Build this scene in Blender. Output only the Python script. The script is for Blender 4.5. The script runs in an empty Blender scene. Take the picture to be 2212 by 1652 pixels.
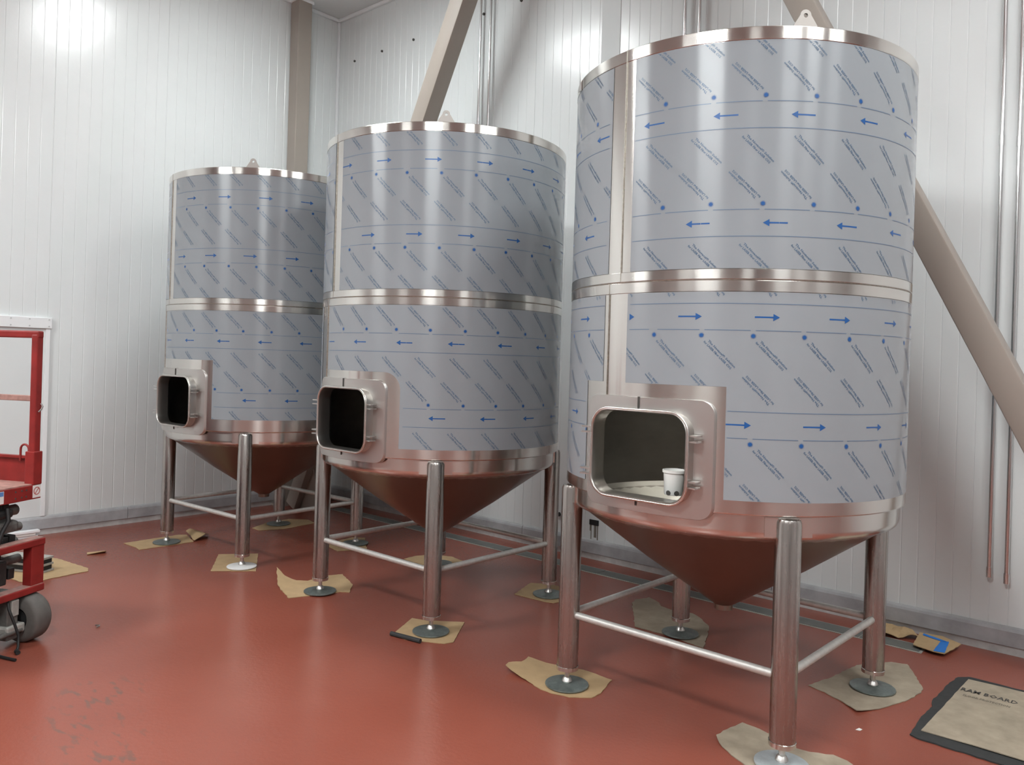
import bpy, bmesh, math, random
from math import sin, cos, pi, radians, sqrt, atan2, hypot
from mathutils import Vector, Matrix
import numpy as np
random.seed(7)
C = bpy.context.scene.collection
SC = bpy.context.scene

# ------------------------------------------------------------------ camera, world, exposure
cam_d = bpy.data.cameras.new('camera'); cam = bpy.data.objects.new('camera', cam_d); C.objects.link(cam)
cam_d.sensor_fit = 'HORIZONTAL'; cam_d.sensor_width = 36.0; cam_d.lens = 28.1955
cam_d.shift_x = 0.005924; cam_d.shift_y = -0.022326; cam_d.clip_start = 0.05
rt = Vector((0.745849, 0.66544, 0.029978)); up = Vector((-0.022016, -0.020353, 0.99955)); fw = Vector((-0.665751, 0.746174, 0.00053))
cam.matrix_world = Matrix(((rt.x, up.x, -fw.x, 7.486), (rt.y, up.y, -fw.y, -5.412), (rt.z, up.z, -fw.z, 1.607), (0, 0, 0, 1)))
SC.camera = cam
w = bpy.data.worlds.new('world'); SC.world = w; w.use_nodes = True
w.node_tree.nodes['Background'].inputs[0].default_value = (0.8, 0.85, 0.9, 1); w.node_tree.nodes['Background'].inputs[1].default_value = 0.05
vs = SC.view_settings; vs.view_transform = 'Standard'; vs.look = 'None'; vs.exposure = 0.08; vs.gamma = 1.0; vs.use_curve_mapping = False
HC = 5.367          # ceiling height
# hanging lamps: x, y, z of the diffuser, size along x, size along y, emission, turn (degrees)
LAMPS = [
    (2.05, -2.1, 5.20, 0.90, 0.50, 54, 0, 'over the gap between the left and middle tanks'),
    (7.3, -2.2, 5.20, 1.25, 0.55, 40, 0, 'over the floor to the right of the right tank'),
    (6.4, -5.9, 4.28, 1.10, 0.55, 98, 10, 'hung low in front of the tank row'),
    (9.3, -3.1, 4.35, 0.50, 0.45, 50, 70, 'small square one to the right of the tanks'),
    (10.9, -5.2, 5.00, 1.00, 0.50, 60, 60, 'turned aslant far right of the tanks'),
    (12.3, -2.4, 5.15, 1.00, 0.50, 34, 90, 'by the end wall'),
    (2.2, -6.4, 4.35, 1.10, 0.55, 88, -20, 'hung low over the lift side of the room'),
    (11.5, -10.0, 5.15, 1.25, 0.55, 26, 0, 'added unseen in the far corner behind the camera for fill'),  # unseen lamp, added to brighten the floor and lower walls
    (5.0, -10.5, 5.15, 1.25, 0.55, 26, 0, 'added unseen over the middle of the room behind the camera for fill'),  # second unseen lamp added as fill from behind
]

# ------------------------------------------------------------------ materials
def mat(name, col, rough=0.5, metal=0.0, spec=0.5, var=0.0, scale=8.0, bump=0.0, bscale=60.0, stretch=(1, 1, 1), col2=None, emit=None, coat=0.0, rvar=0.0, aniso=0.0):
    m = bpy.data.materials.new(name); m.use_nodes = True
    nt = m.node_tree; b = nt.nodes['Principled BSDF']
    b.inputs['Base Color'].default_value = (*col, 1); b.inputs['Roughness'].default_value = rough
    b.inputs['Metallic'].default_value = metal; b.inputs['Specular IOR Level'].default_value = spec
    if coat: b.inputs['Coat Weight'].default_value = coat; b.inputs['Coat Roughness'].default_value = 0.15
    if emit: b.inputs['Emission Color'].default_value = (0.955, 1.0, 1.0, 1); b.inputs['Emission Strength'].default_value = emit
    tc = nt.nodes.new('ShaderNodeTexCoord'); mp = nt.nodes.new('ShaderNodeMapping'); mp.inputs['Scale'].default_value = stretch
    nt.links.new(tc.outputs['Object'], mp.inputs[0])
    if aniso:   # horizontal brush lines round the tank: reflections smear up and down
        tg = nt.nodes.new('ShaderNodeTangent'); tg.direction_type = 'RADIAL'; tg.axis = 'Z'
        nt.links.new(tg.outputs[0], b.inputs['Tangent']); b.inputs['Anisotropic'].default_value = aniso; b.inputs['Anisotropic Rotation'].default_value = 0.25
    if var or rvar:
        n = nt.nodes.new('ShaderNodeTexNoise'); n.inputs['Scale'].default_value = scale; n.inputs['Detail'].default_value = 5; n.inputs['Roughness'].default_value = 0.6
        nt.links.new(mp.outputs[0], n.inputs['Vector'])
        if var:
            r = nt.nodes.new('ShaderNodeValToRGB'); c2 = col2 or tuple(min(1, c * (1 + var)) for c in col); c1 = col if col2 else tuple(c * (1 - var) for c in col)
            r.color_ramp.elements[0].color = (*c1, 1); r.color_ramp.elements[1].color = (*c2, 1)
            r.color_ramp.elements[0].position = 0.3; r.color_ramp.elements[1].position = 0.7
            nt.links.new(n.outputs['Fac'], r.inputs[0]); nt.links.new(r.outputs[0], b.inputs['Base Color'])
        if rvar:
            mr = nt.nodes.new('ShaderNodeMapRange'); mr.inputs[1].default_value = 0.3; mr.inputs[2].default_value = 0.7
            mr.inputs[3].default_value = max(0.02, rough - rvar); mr.inputs[4].default_value = rough + rvar
            nt.links.new(n.outputs['Fac'], mr.inputs[0]); nt.links.new(mr.outputs[0], b.inputs['Roughness'])
    if bump:
        n2 = nt.nodes.new('ShaderNodeTexNoise'); n2.inputs['Scale'].default_value = bscale; n2.inputs['Detail'].default_value = 3
        nt.links.new(mp.outputs[0], n2.inputs['Vector'])
        bp = nt.nodes.new('ShaderNodeBump'); bp.inputs['Strength'].default_value = bump; bp.inputs['Distance'].default_value = 0.01
        nt.links.new(n2.outputs['Fac'], bp.inputs['Height']); nt.links.new(bp.outputs[0], b.inputs['Normal'])
    return m

M = {}
M['wall'] = mat('wall_white', (0.70, 0.725, 0.725), 0.24, spec=0.5, var=0.02, scale=1.5, bump=0.04, bscale=35)
M['wall_matte'] = mat('wall_matte', (0.66, 0.685, 0.685), 0.65)
M['wall_far'] = mat('wall_far', (0.52, 0.53, 0.53), 0.5)
M['trim_white'] = mat('trim_white', (0.78, 0.79, 0.80), 0.4)
M['joint'] = mat('joint_grey', (0.50, 0.51, 0.51), 0.6)
M['ceil'] = mat('ceiling_white', (0.66, 0.67, 0.67), 0.5, var=0.02, scale=2)
M['base'] = mat('curb_grey', (0.36, 0.36, 0.37), 0.55, var=0.18, scale=7, bump=0.1, bscale=40)
M['base_low'] = mat('curb_pale', (0.50, 0.49, 0.48), 0.6, var=0.15, scale=14)
M['steel'] = mat('stainless_bright', (0.68, 0.66, 0.625), 0.20, 1.0, var=0.03, scale=3, stretch=(1, 1, 0.3), aniso=0.96)
M['steel_sat'] = mat('stainless_satin', (0.60, 0.58, 0.555), 0.38, 1.0, var=0.02, scale=5)
M['steel_tun'] = mat('stainless_tunnel', (0.55, 0.53, 0.50), 0.36, 1.0, var=0.03, scale=5)
M['lug'] = mat('stainless_lug', (0.40, 0.375, 0.35), 0.5, 0.75)
M['steel_in'] = mat('stainless_inner', (0.50, 0.48, 0.44), 0.33, 1.0, var=0.10, scale=4, stretch=(1, 1, 2.5))
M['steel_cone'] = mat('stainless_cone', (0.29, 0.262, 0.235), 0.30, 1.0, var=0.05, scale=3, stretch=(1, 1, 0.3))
M['steel_leg'] = mat('stainless_leg', (0.44, 0.41, 0.385), 0.26, 1.0, var=0.04, scale=10, stretch=(8, 8, 0.5), rvar=0.03)
M['steel_bar'] = mat('stainless_bar', (0.62, 0.61, 0.58), 0.5, 0.55, var=0.10, scale=40)
M['weld'] = mat('weld_bead', (0.40, 0.37, 0.33), 0.4, 1.0, var=0.2, scale=80, bump=0.3, bscale=120)
M['gap'] = mat('seam_gap', (0.06, 0.055, 0.05), 0.7)
M['film'] = mat('protective_film', (0.292, 0.322, 0.345), 0.24, spec=0.5, var=0.015, scale=5, aniso=0.92)
M['film_edge'] = mat('film_edge', (0.55, 0.57, 0.60), 0.35)
M['ink'] = mat('ink_blue', (0.012, 0.095, 0.31), 0.4)
M['ink_pale'] = mat('ink_pale', (0.08, 0.14, 0.225), 0.4)
M['ink_line'] = mat('ink_line', (0.125, 0.185, 0.275), 0.4)
M['pad_zinc'] = mat('zinc_pad', (0.20, 0.235, 0.225), 0.35, 0.6, var=0.25, scale=30)
M['pad_pale'] = mat('zinc_pad_pale', (0.55, 0.60, 0.62), 0.3, 0.5, var=0.12, scale=30)
M['pad_white'] = mat('white_pad', (0.78, 0.78, 0.77), 0.4)
M['card'] = mat('cardboard_tan', (0.44, 0.305, 0.165), 0.85, var=0.08, scale=12)
M['card_grey'] = mat('cardboard_greyed', (0.33, 0.275, 0.205), 0.88, var=0.18, scale=9)
M['card_dark'] = mat('cardboard_under', (0.10, 0.06, 0.04), 0.9)
M['beam'] = mat('beam_taupe', (0.335, 0.293, 0.256), 0.5, var=0.03, scale=3)
M['conduit'] = mat('conduit_metal', (0.72, 0.72, 0.72), 0.20, 1.0)
M['red'] = mat('lift_red', (0.235, 0.018, 0.016), 0.42, var=0.22, scale=9)
M['red_worn'] = mat('lift_red_worn', (0.36, 0.20, 0.17), 0.6, var=0.3, scale=22)
M['dark_iron'] = mat('dark_iron', (0.03, 0.03, 0.03), 0.5, 0.3, var=0.3, scale=20)
M['grey_iron'] = mat('grey_iron', (0.14, 0.135, 0.125), 0.55, 0.3, var=0.3, scale=18)
M['pale_iron'] = mat('pale_iron', (0.42, 0.41, 0.38), 0.5, 0.3, var=0.2, scale=18)
M['tyre'] = mat('tyre_grey', (0.105, 0.098, 0.09), 0.7, var=0.15, scale=14, bump=0.1)
M['black'] = mat('black_rubber', (0.012, 0.012, 0.012), 0.6)
M['mat'] = mat('black_mat', (0.028, 0.029, 0.029), 0.75, var=0.2, scale=20)
M['plastic'] = mat('white_plastic', (0.80, 0.80, 0.77), 0.35)
M['tape'] = mat('blue_tape', (0.02, 0.19, 0.62), 0.55)
M['decal'] = mat('decal_white', (0.75, 0.74, 0.72), 0.45)
M['decal_red'] = mat('decal_red', (0.45, 0.12, 0.11), 0.45)
M['decal_blue'] = mat('decal_blue', (0.10, 0.22, 0.50), 0.45)
M['drain'] = mat('drain_steel', (0.17, 0.175, 0.165), 0.5, 0.4, var=0.15, scale=8)
M['print'] = mat('print_black', (0.06, 0.055, 0.05), 0.8)
M['print_grey'] = mat('print_grey', (0.17, 0.145, 0.11), 0.8)
M['stain'] = mat('grime', (0.20, 0.18, 0.15), 0.8)
M['housing'] = mat('lamp_housing', (0.6, 0.6, 0.6), 0.4)

def floor_material():
    m = bpy.data.materials.new('floor_red_epoxy'); m.use_nodes = True; nt = m.node_tree; b = nt.nodes['Principled BSDF']
    tc = nt.nodes.new('ShaderNodeTexCoord')
    def noise(s, d=4):
        n = nt.nodes.new('ShaderNodeTexNoise'); n.inputs['Scale'].default_value = s; n.inputs['Detail'].default_value = d
        nt.links.new(tc.outputs['Object'], n.inputs['Vector']); return n
    r = nt.nodes.new('ShaderNodeValToRGB'); n = noise(1.3, 6)
    r.color_ramp.elements[0].position = 0.3; r.color_ramp.elements[0].color = (0.26, 0.070, 0.045, 1)
    r.color_ramp.elements[1].position = 0.7; r.color_ramp.elements[1].color = (0.29, 0.082, 0.054, 1)
    nt.links.new(n.outputs['Fac'], r.inputs[0])
    g = nt.nodes.new('ShaderNodeMixRGB'); g.blend_type = 'MULTIPLY'; g.inputs[0].default_value = 0.16
    n2 = noise(170, 2); nt.links.new(r.outputs[0], g.inputs[1]); nt.links.new(n2.outputs['Fac'], g.inputs[2])
    # grey scuff marks on the floor left of the middle, in front of the lift
    def blob(cx, cy, rad):
        v = nt.nodes.new('ShaderNodeVectorMath'); v.operation = 'DISTANCE'; v.inputs[1].default_value = (cx, cy, 0)
        nt.links.new(tc.outputs['Object'], v.inputs[0])
        mr = nt.nodes.new('ShaderNodeMapRange'); mr.inputs[1].default_value = rad; mr.inputs[2].default_value = rad * 0.45; mr.inputs[3].default_value = 0; mr.inputs[4].default_value = 1
        nt.links.new(v.outputs['Value'], mr.inputs[0]); return mr
    sc = nt.nodes.new('ShaderNodeMapping'); sc.inputs['Scale'].default_value = (9, 22, 9); sc.inputs['Rotation'].default_value = (0, 0, radians(25))
    nt.links.new(tc.outputs['Object'], sc.inputs[0])
    n3 = nt.nodes.new('ShaderNodeTexNoise'); n3.inputs['Scale'].default_value = 1.0; n3.inputs['Detail'].default_value = 4; nt.links.new(sc.outputs[0], n3.inputs['Vector'])
    th = nt.nodes.new('ShaderNodeMapRange'); th.inputs[1].default_value = 0.555; th.inputs[2].default_value = 0.64; nt.links.new(n3.outputs['Fac'], th.inputs[0])
    acc = None
    for cx, cy, rad in ((3.62, -3.86, 0.24), (3.90, -4.02, 0.25), (4.15, -4.05, 0.24), (4.35, -4.1, 0.2)):
        bl = blob(cx, cy, rad)
        if acc is None: acc = bl.outputs[0]
        else:
            mx = nt.nodes.new('ShaderNodeMath'); mx.operation = 'MAXIMUM'; nt.links.new(acc, mx.inputs[0]); nt.links.new(bl.outputs[0], mx.inputs[1]); acc = mx.outputs[0]
    mu = nt.nodes.new('ShaderNodeMath'); mu.operation = 'MULTIPLY'; nt.links.new(acc, mu.inputs[0]); nt.links.new(th.outputs[0], mu.inputs[1])
    mu2 = nt.nodes.new('ShaderNodeMath'); mu2.operation = 'MULTIPLY'; mu2.inputs[1].default_value = 0.6; nt.links.new(mu.outputs[0], mu2.inputs[0])
    mix = nt.nodes.new('ShaderNodeMixRGB'); mix.inputs[2].default_value = (0.11, 0.075, 0.06, 1)
    nt.links.new(mu2.outputs[0], mix.inputs[0]); nt.links.new(g.outputs[0], mix.inputs[1]); nt.links.new(mix.outputs[0], b.inputs['Base Color'])
    b.inputs['Roughness'].default_value = 0.27; b.inputs['Specular IOR Level'].default_value = 0.5
    bp = nt.nodes.new('ShaderNodeBump'); bp.inputs['Strength'].default_value = 0.12; bp.inputs['Distance'].default_value = 0.01
    n4 = noise(45, 3); nt.links.new(n4.outputs['Fac'], bp.inputs['Height']); nt.links.new(bp.outputs[0], b.inputs['Normal'])
    return m
M['floor'] = floor_material()

# ------------------------------------------------------------------ helpers
def mesh_from(name, verts, faces, m, smooth=None):
    me = bpy.data.meshes.new(name); me.from_pydata([tuple(v) for v in verts], [], [tuple(f) for f in faces]); me.materials.append(m)
    if smooth is not None:
        me.polygons.foreach_set('use_smooth', [True] * len(me.polygons)); me.set_sharp_from_angle(angle=radians(smooth))
    me.update(); return me
def link(name, me, parent=None):
    o = bpy.data.objects.new(name, me); C.objects.link(o)
    if parent: o.parent = parent
    return o
def obj(name, bm, m, parent=None, smooth=None):
    bmesh.ops.recalc_face_normals(bm, faces=bm.faces[:])
    me = bpy.data.meshes.new(name); bm.to_mesh(me); bm.free(); me.materials.append(m)
    if smooth is not None:
        me.polygons.foreach_set('use_smooth', [True] * len(me.polygons)); me.set_sharp_from_angle(angle=radians(smooth))
    return link(name, me, parent)
def thing(name, label, cat, loc=(0, 0, 0), rotz=0.0, group=None):
    o = bpy.data.objects.new(name, None); C.objects.link(o); o.location = loc; o.rotation_euler = (0, 0, rotz)
    o['label'] = label; o['category'] = cat
    if group: o['group'] = group
    return o
def tag(o, label, cat, group=None):
    o['label'] = label; o['category'] = cat
    if group: o['group'] = group
    return o
def struct(o): o['kind'] = 'structure'; return o
def box(bm, x0, x1, y0, y1, z0, z1, bev=0.0, mtx=None):
    r = bmesh.ops.create_cube(bm, size=1.0); vs = r['verts']
    for v in vs: v.co = Vector(((x0 + x1) / 2 + v.co.x * (x1 - x0), (y0 + y1) / 2 + v.co.y * (y1 - y0), (z0 + z1) / 2 + v.co.z * (z1 - z0)))
    if bev:
        es = list({e for v in vs for e in v.link_edges}); rb = bmesh.ops.bevel(bm, geom=es, offset=bev, segments=2, affect='EDGES', profile=0.5)
        vs = list({v for f in rb['faces'] for v in f.verts} | {v for v in vs if v.is_valid})
    if mtx is not None:
        for v in vs: v.co = mtx @ v.co
    return vs
def bx(*a, bev=0.0, mtx=None):
    bm = bmesh.new(); box(bm, *a, bev=bev, mtx=mtx); return bm
def tube(bm, p0, p1, r, n=20, r1=None, caps=True):
    p0, p1 = Vector(p0), Vector(p1); d = p1 - p0; L = d.length; q = d.to_track_quat('Z', 'Y').to_matrix().to_4x4()
    bmesh.ops.create_cone(bm, cap_ends=caps, segments=n, radius1=r, radius2=r if r1 is None else r1, depth=L, matrix=Matrix.Translation((p0 + p1) / 2) @ q)
def tb(p0, p1, r, n=20, r1=None):
    bm = bmesh.new(); tube(bm, p0, p1, r, n, r1); return bm
def path_tube(bm, pts, r, n=8):
    rings = []; pts = [Vector(p) for p in pts]
    for i, p in enumerate(pts):
        t = (pts[min(i + 1, len(pts) - 1)] - pts[max(i - 1, 0)]).normalized(); a = t.orthogonal().normalized() if i == 0 else None
        if a is None: a = (prev - t * prev.dot(t)).normalized()
        prev = a; bb = t.cross(a); rings.append([bm.verts.new(p + (a * cos(k * 2 * pi / n) + bb * sin(k * 2 * pi / n)) * r) for k in range(n)])
    for i in range(len(rings) - 1):
        for k in range(n): bm.faces.new((rings[i][k], rings[i][(k + 1) % n], rings[i + 1][(k + 1) % n], rings[i + 1][k]))
    bm.faces.new(rings[0][::-1]); bm.faces.new(rings[-1])
def lathe(prof, n=96, closed_prof=False):
    bm = bmesh.new(); rings = []
    for r, z in prof:
        rings.append([bm.verts.new((r * cos(2 * pi * k / n), r * sin(2 * pi * k / n), z)) for k in range(n)])
    m = len(prof)
    for i in range(m if closed_prof else m - 1):
        a, b = rings[i], rings[(i + 1) % m]
        for k in range(n): bm.faces.new((a[k], a[(k + 1) % n], b[(k + 1) % n], b[k]))
    return bm
def poly_slab(pts, z0, th, jag=0.0, step=0.03, hf=None, seed=1):
    """flat torn sheet from an outline: jagged edge, thickness, optional height function"""
    rnd = random.Random(seed); P = []
    n = len(pts)
    for i in range(n):
        a, b = Vector(pts[i]), Vector(pts[(i + 1) % n]); L = (b - a).length; k = max(1, int(L / step)); nrm = Vector((-(b - a).y, (b - a).x)).normalized() if L > 1e-6 else Vector((0, 0))
        for j in range(k):
            p = a.lerp(b, j / k)
            if jag and j: p = p + nrm * rnd.uniform(-jag, jag)
            P.append(p)
    bm = bmesh.new(); f = bm.faces.new([bm.verts.new((p.x, p.y, 0)) for p in P])
    xs = [p.x for p in P]; ys = [p.y for p in P]
    for lo, hi, no in ((min(xs), max(xs), (1, 0, 0)), (min(ys), max(ys), (0, 1, 0))):
        for j in range(1, 9):
            c = lo + (hi - lo) * j / 9
            bmesh.ops.bisect_plane(bm, geom=bm.verts[:] + bm.edges[:] + bm.faces[:], plane_co=tuple(c * q for q in no), plane_no=no)
    bmesh.ops.triangulate(bm, faces=bm.faces[:])
    for v in bm.verts: v.co.z = z0 + (hf(v.co.x, v.co.y) if hf else 0)
    r = bmesh.ops.extrude_face_region(bm, geom=bm.faces[:])
    for v in [g for g in r['geom'] if isinstance(g, bmesh.types.BMVert)]: v.co.z += th
    return bm
def rrect(hw, hh, r, k=7, side=0):
    out = []
    for cx, cz, a0 in ((hw - r, hh - r, 0), (-hw + r, hh - r, 90), (-hw + r, -hh + r, 180), (hw - r, -hh + r, 270)):
        for i in range(k + 1):
            a = radians(a0 + 90 * i / k); out.append((cx + r * cos(a), cz + r * sin(a)))
    if side:
        m = k + 1; res = []
        for q in range(4):
            res += out[q * m:(q + 1) * m]; a, b = out[q * m + k], out[((q + 1) * m) % len(out)]
            res += [(a[0] + (b[0] - a[0]) * i / (side + 1), a[1] + (b[1] - a[1]) * i / (side + 1)) for i in range(1, side + 1)]
        out = res
    return out

# text -> flat triangles (numpy), for flat print wrapped on the tanks and laid on the board
def text_tris(s, size, bold=0.0):
    cu = bpy.data.curves.new('t', 'FONT'); cu.body = s; cu.size = size; cu.resolution_u = 1; cu.offset = bold
    o = bpy.data.objects.new('t', cu); C.objects.link(o); dg = bpy.context.evaluated_depsgraph_get(); ev = o.evaluated_get(dg); me = ev.to_mesh(); me.calc_loop_triangles()
    v = np.array([x.co[:2] for x in me.vertices]); t = np.array([x.vertices[:] for x in me.loop_triangles])
    ev.to_mesh_clear(); bpy.data.objects.remove(o); bpy.data.curves.remove(cu); return v, t

# ------------------------------------------------------------------ setting
X1, Y1 = 15.0, -13.0
fl = struct(obj('floor', bx(-0.3, X1 + .3, Y1 - .3, 0.3, -0.15, 0.0), M['floor']))
ce = struct(obj('ceiling', bx(-0.3, X1 + .3, Y1 - .3, 0.3, HC, HC + 0.15), M['ceil']))
cj = bmesh.new()
for k in range(1, 12): box(cj, k * 1.22 - .004, k * 1.22 + .004, Y1, 0, HC - .003, HC + .001)
obj('panel_joint', cj, M['joint'], ce)
wl = struct(obj('wall_left', bx(-0.3, -0.03, Y1 - .3, 0.3, -.1, HC + .1), M['wall']))
wr = struct(obj('wall_right', bx(-0.3, X1 + .3, 0.03, 0.3, -.1, HC + .1), M['wall']))
struct(obj('wall_near', bx(-0.3, X1 + .3, Y1 - .3, Y1, -.1, HC + .1), M['wall_far']))
struct(obj('wall_end', bx(X1, X1 + .3, Y1 - .3, 0.3, -.1, HC + .1), M['wall_far']))
PW = 0.97           # insulated panel width, with a fine groove every tenth of it
def panel_mesh():
    prof = [(0.0, -0.004), (0.0012, -0.004), (0.004, 0.0)]
    for j in range(1, 10):
        c = PW * j / 10
        prof += [(c - .0045, 0), (c - .0015, -.002), (c + .0015, -.002), (c + .0045, 0)]
    prof += [(PW - .004, 0), (PW - .0012, -.004), (PW, -.004)]
    vs = [(x, y, 0.0) for x, y in prof] + [(x, y, HC) for x, y in prof]; n = len(prof)
    fs = [(i, i + 1, n + i + 1, n + i) for i in range(n - 1)]
    return mesh_from('wall_panel', vs, fs, M['wall'])
pm = panel_mesh()
for k in range(13):
    o = link('wall_panel', pm, wl); o.rotation_euler = (0, 0, -pi / 2); o.location = (0, -PW * k, 0)
for k in range(16):
    o = link('wall_panel', pm, wr); o.rotation_euler = (0, 0, pi); o.location = (PW * (k + 1), 0, 0)
# flat matte strip on the right wall, screws, wall holes
obj('matte_strip', bx(3.612, 3.795, -0.006, 0.004, 0.14, HC, bev=.002), M['wall_matte'], wr)
bolt = None
for x in (0.302, 0.769, 1.269, 2.255, 2.718, 3.2):
    bm = bmesh.new(); tube(bm, (x, -0.012, 4.842), (x, 0.004, 4.842), .013, 8)
    obj('bolt', bm, M['gap'], wr)
def curb(name, horiz, a0, a1, breaks):
    # stepped curb along the foot of a wall, cut into lengths by fine joints
    t = struct(obj(name, bx(*((a0, a1, -0.012, 0.02) if horiz else (-0.02, 0.012, a1, a0)), 0.0, 0.158), M['base_low']))
    bs = [a0] + breaks + [a1]
    for u, v in zip(bs[:-1], bs[1:]):
        lo, hi = min(u, v) + .002, max(u, v) - .002; bm = bmesh.new()
        prof = [(0.008, 0.052), (0.026, 0.052), (0.026, 0.135), (0.020, 0.150), (0.006, 0.162)]
        for e in (lo, hi):
            for d, z in prof: bm.verts.new((e, -d, z) if horiz else (d, e, z))
        bm.verts.ensure_lookup_table(); n = len(prof)
        for i in range(n): bm.faces.new([bm.verts[q] for q in (i, (i + 1) % n, n + (i + 1) % n, n + i)])
        bm.faces.new([bm.verts[q] for q in range(n)]); bm.faces.new([bm.verts[n + q] for q in range(n)])
        obj('curb_length', bm, M['base'], t)
    return t
curb('baseboard_right', True, 0.0, X1, [2.93, 5.2, 8.0, 11.0])
curb('baseboard_left', False, 0.0, Y1, [-2.2, -5.0, -8.0, -10.5])
# coving where walls meet the ceiling and in the corner
struct(obj('trim_1', bx(0.0, X1, -0.035, 0.0, HC - .035, HC, bev=.008), M['trim_white']))
struct(obj('trim_2', bx(0.0, 0.035, Y1, 0.0, HC - .035, HC, bev=.008), M['trim_white']))
struct(obj('trim_3', bx(0.0, 0.03, -0.03, 0.0, 0.158, HC - .035, bev=.008), M['trim_white']))
# white door behind the lift: slab, header with screws, jamb
dr = struct(obj('door_1', bx(-0.02, 0.012, -4.5, -2.93, 0.16, 1.76), M['wall']))
hd = obj('door_header', bx(-0.01, 0.03, -4.6, -2.885, 1.757, 1.85, bev=.004), M['trim_white'], dr)
for y in (-2.91, -3.06, -3.2, -3.36, -3.52):
    for z in (1.776, 1.832):
        obj('screw', tb((0.028, y, z), (0.034, y, z), .006, 8), M['joint'], hd)
obj('door_jamb', bx(-0.01, 0.022, -2.93, -2.895, 0.16, 1.757, bev=.003), M['trim_white'], dr)

# trench drain along the foot of the right wall
td = thing('trench_drain', 'long grey steel trench drain in the red floor along the right wall', 'drain', (0, 0, 0))
obj('drain_frame', bx(0.6, 6.24, -0.375, -0.225, -0.02, 0.003), M['pale_iron'], td)
k = 0.615
while k < 6.2:
    obj('cover_plate', bx(k, min(k + .475, 6.225), -0.362, -0.240, -0.005, 0.006, bev=.0015), M['drain'], td); k += .48

# steel column, two diagonal braces, conduits
cl = thing('steel_column', 'taupe square steel column standing in the far left corner', 'column', (0.09, -0.5575, 0))
obj('shaft', bx(-0.075, 0.075, -0.0825, 0.0825, 0.0, HC, bev=.008), M['beam'], cl)
obj('base_plate', bx(-0.085, 0.078, -0.14, 0.14, 0, 0.02), M['beam'], cl)
obj('ceiling_collar', bx(-0.083, 0.080, -0.10, 0.10, HC - .03, HC - .001), M['trim_white'], cl)
def brace(name, label, xb, zb, slope, ztop, wd, gusset):
    # square tube leaning in the plane of the column: xb at zb, slope = dx/dz
    t = thing(name, label, 'brace', (xb, -0.5575, zb))
    L = (ztop - zb) * sqrt(1 + slope * slope) + .3; a = atan2(slope, 1.0)
    bm = bmesh.new(); box(bm, -wd / 2, wd / 2, -.0825, .0825, 0, L, bev=.010, mtx=Matrix.Rotation(a, 4, 'Y'))
    bmesh.ops.bisect_plane(bm, geom=bm.verts[:] + bm.edges[:] + bm.faces[:], plane_co=(0, 0, HC - .001 - zb), plane_no=(0, 0, 1), clear_outer=True)
    bmesh.ops.contextual_create(bm, geom=[e for e in bm.edges if e.is_boundary])
    obj('tube', bm, M['beam'], t, smooth=40)
    return t
b1 = brace('diagonal_brace', 'taupe steel brace leaning right, its top showing behind the middle tank', 0.265, 0.02, 0.4876, HC, 0.165, 0)
g = bmesh.new(); f = g.faces.new([g.verts.new(v) for v in ((-.06, -.006, -.02), (.42, -.006, -.02), (.42, -.006, .10), (.28, -.006, .42), (-.06, -.006, .42))])
r = bmesh.ops.extrude_face_region(g, geom=[f])
for v in [q for q in r['geom'] if isinstance(q, bmesh.types.BMVert)]: v.co.y += .012
obj('gusset_plate', g, M['beam'], b1)
b2 = brace('diagonal_brace', 'taupe steel brace slanting down to the right behind the right tank', 7.43, 0.02, -0.50, HC, 0.15, 0)
obj('foot_plate', bx(-.12, .12, -.12, .12, -.02, 0), M['beam'], b2)
CL = ['left conduit of the pair rising behind the middle tank', 'right conduit of the pair rising behind the middle tank', 'left conduit of the pair rising behind the right tank', 'right conduit of the pair rising behind the right tank', 'left one of the conduit pair at the right edge, ending above the floor', 'right one of the conduit pair at the right edge, ending above the floor']
for i, (x, zb) in enumerate(((2.258, .44), (2.385, .42), (4.405, .44), (4.528, .42), (6.505, .44), (6.592, .42))):
    t = thing('conduit', 'shiny metal ' + CL[i], 'conduit', (x, -0.045, zb), 0, 'metal conduits on the right wall')
    obj('pipe', tb((0, 0, 0), (0, 0, HC - zb), .0125, 14), M['conduit'], t, smooth=40)
    obj('coupling', tb((0, 0, 2.50), (0, 0, 2.56), .0155, 14), M['conduit'], t, smooth=40)
    obj('end_cap', tb((0, 0, -.008), (0, 0, .05), .0155, 14), M['conduit'], t, smooth=40)
jb = thing('wall_socket', 'black rectangular socket opening low on the right wall with grime below', 'socket', (3.684, -0.002, 0.30))
obj('socket_box', bx(-.046, .046, -.010, .004, -.022, .022, bev=.003), M['black'], jb)
gs = bmesh.new()
for x, l, wd in ((-.028, .15, .004), (.012, .10, .012), (.036, .13, .005), (-.036, .05, .006)): box(gs, x - wd, x + wd, -.0055, .002, -.022 - l, -.022)
o = obj('grime_streak', gs, M['stain'], jb); o['kind'] = 'stuff'
tag(obj('wall_plug', tb((3.317, -.018, .313), (3.317, 0.004, .313), .018, 12), M['black']), 'small round black plug low on the wall between the middle and right tanks', 'plug')

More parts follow.
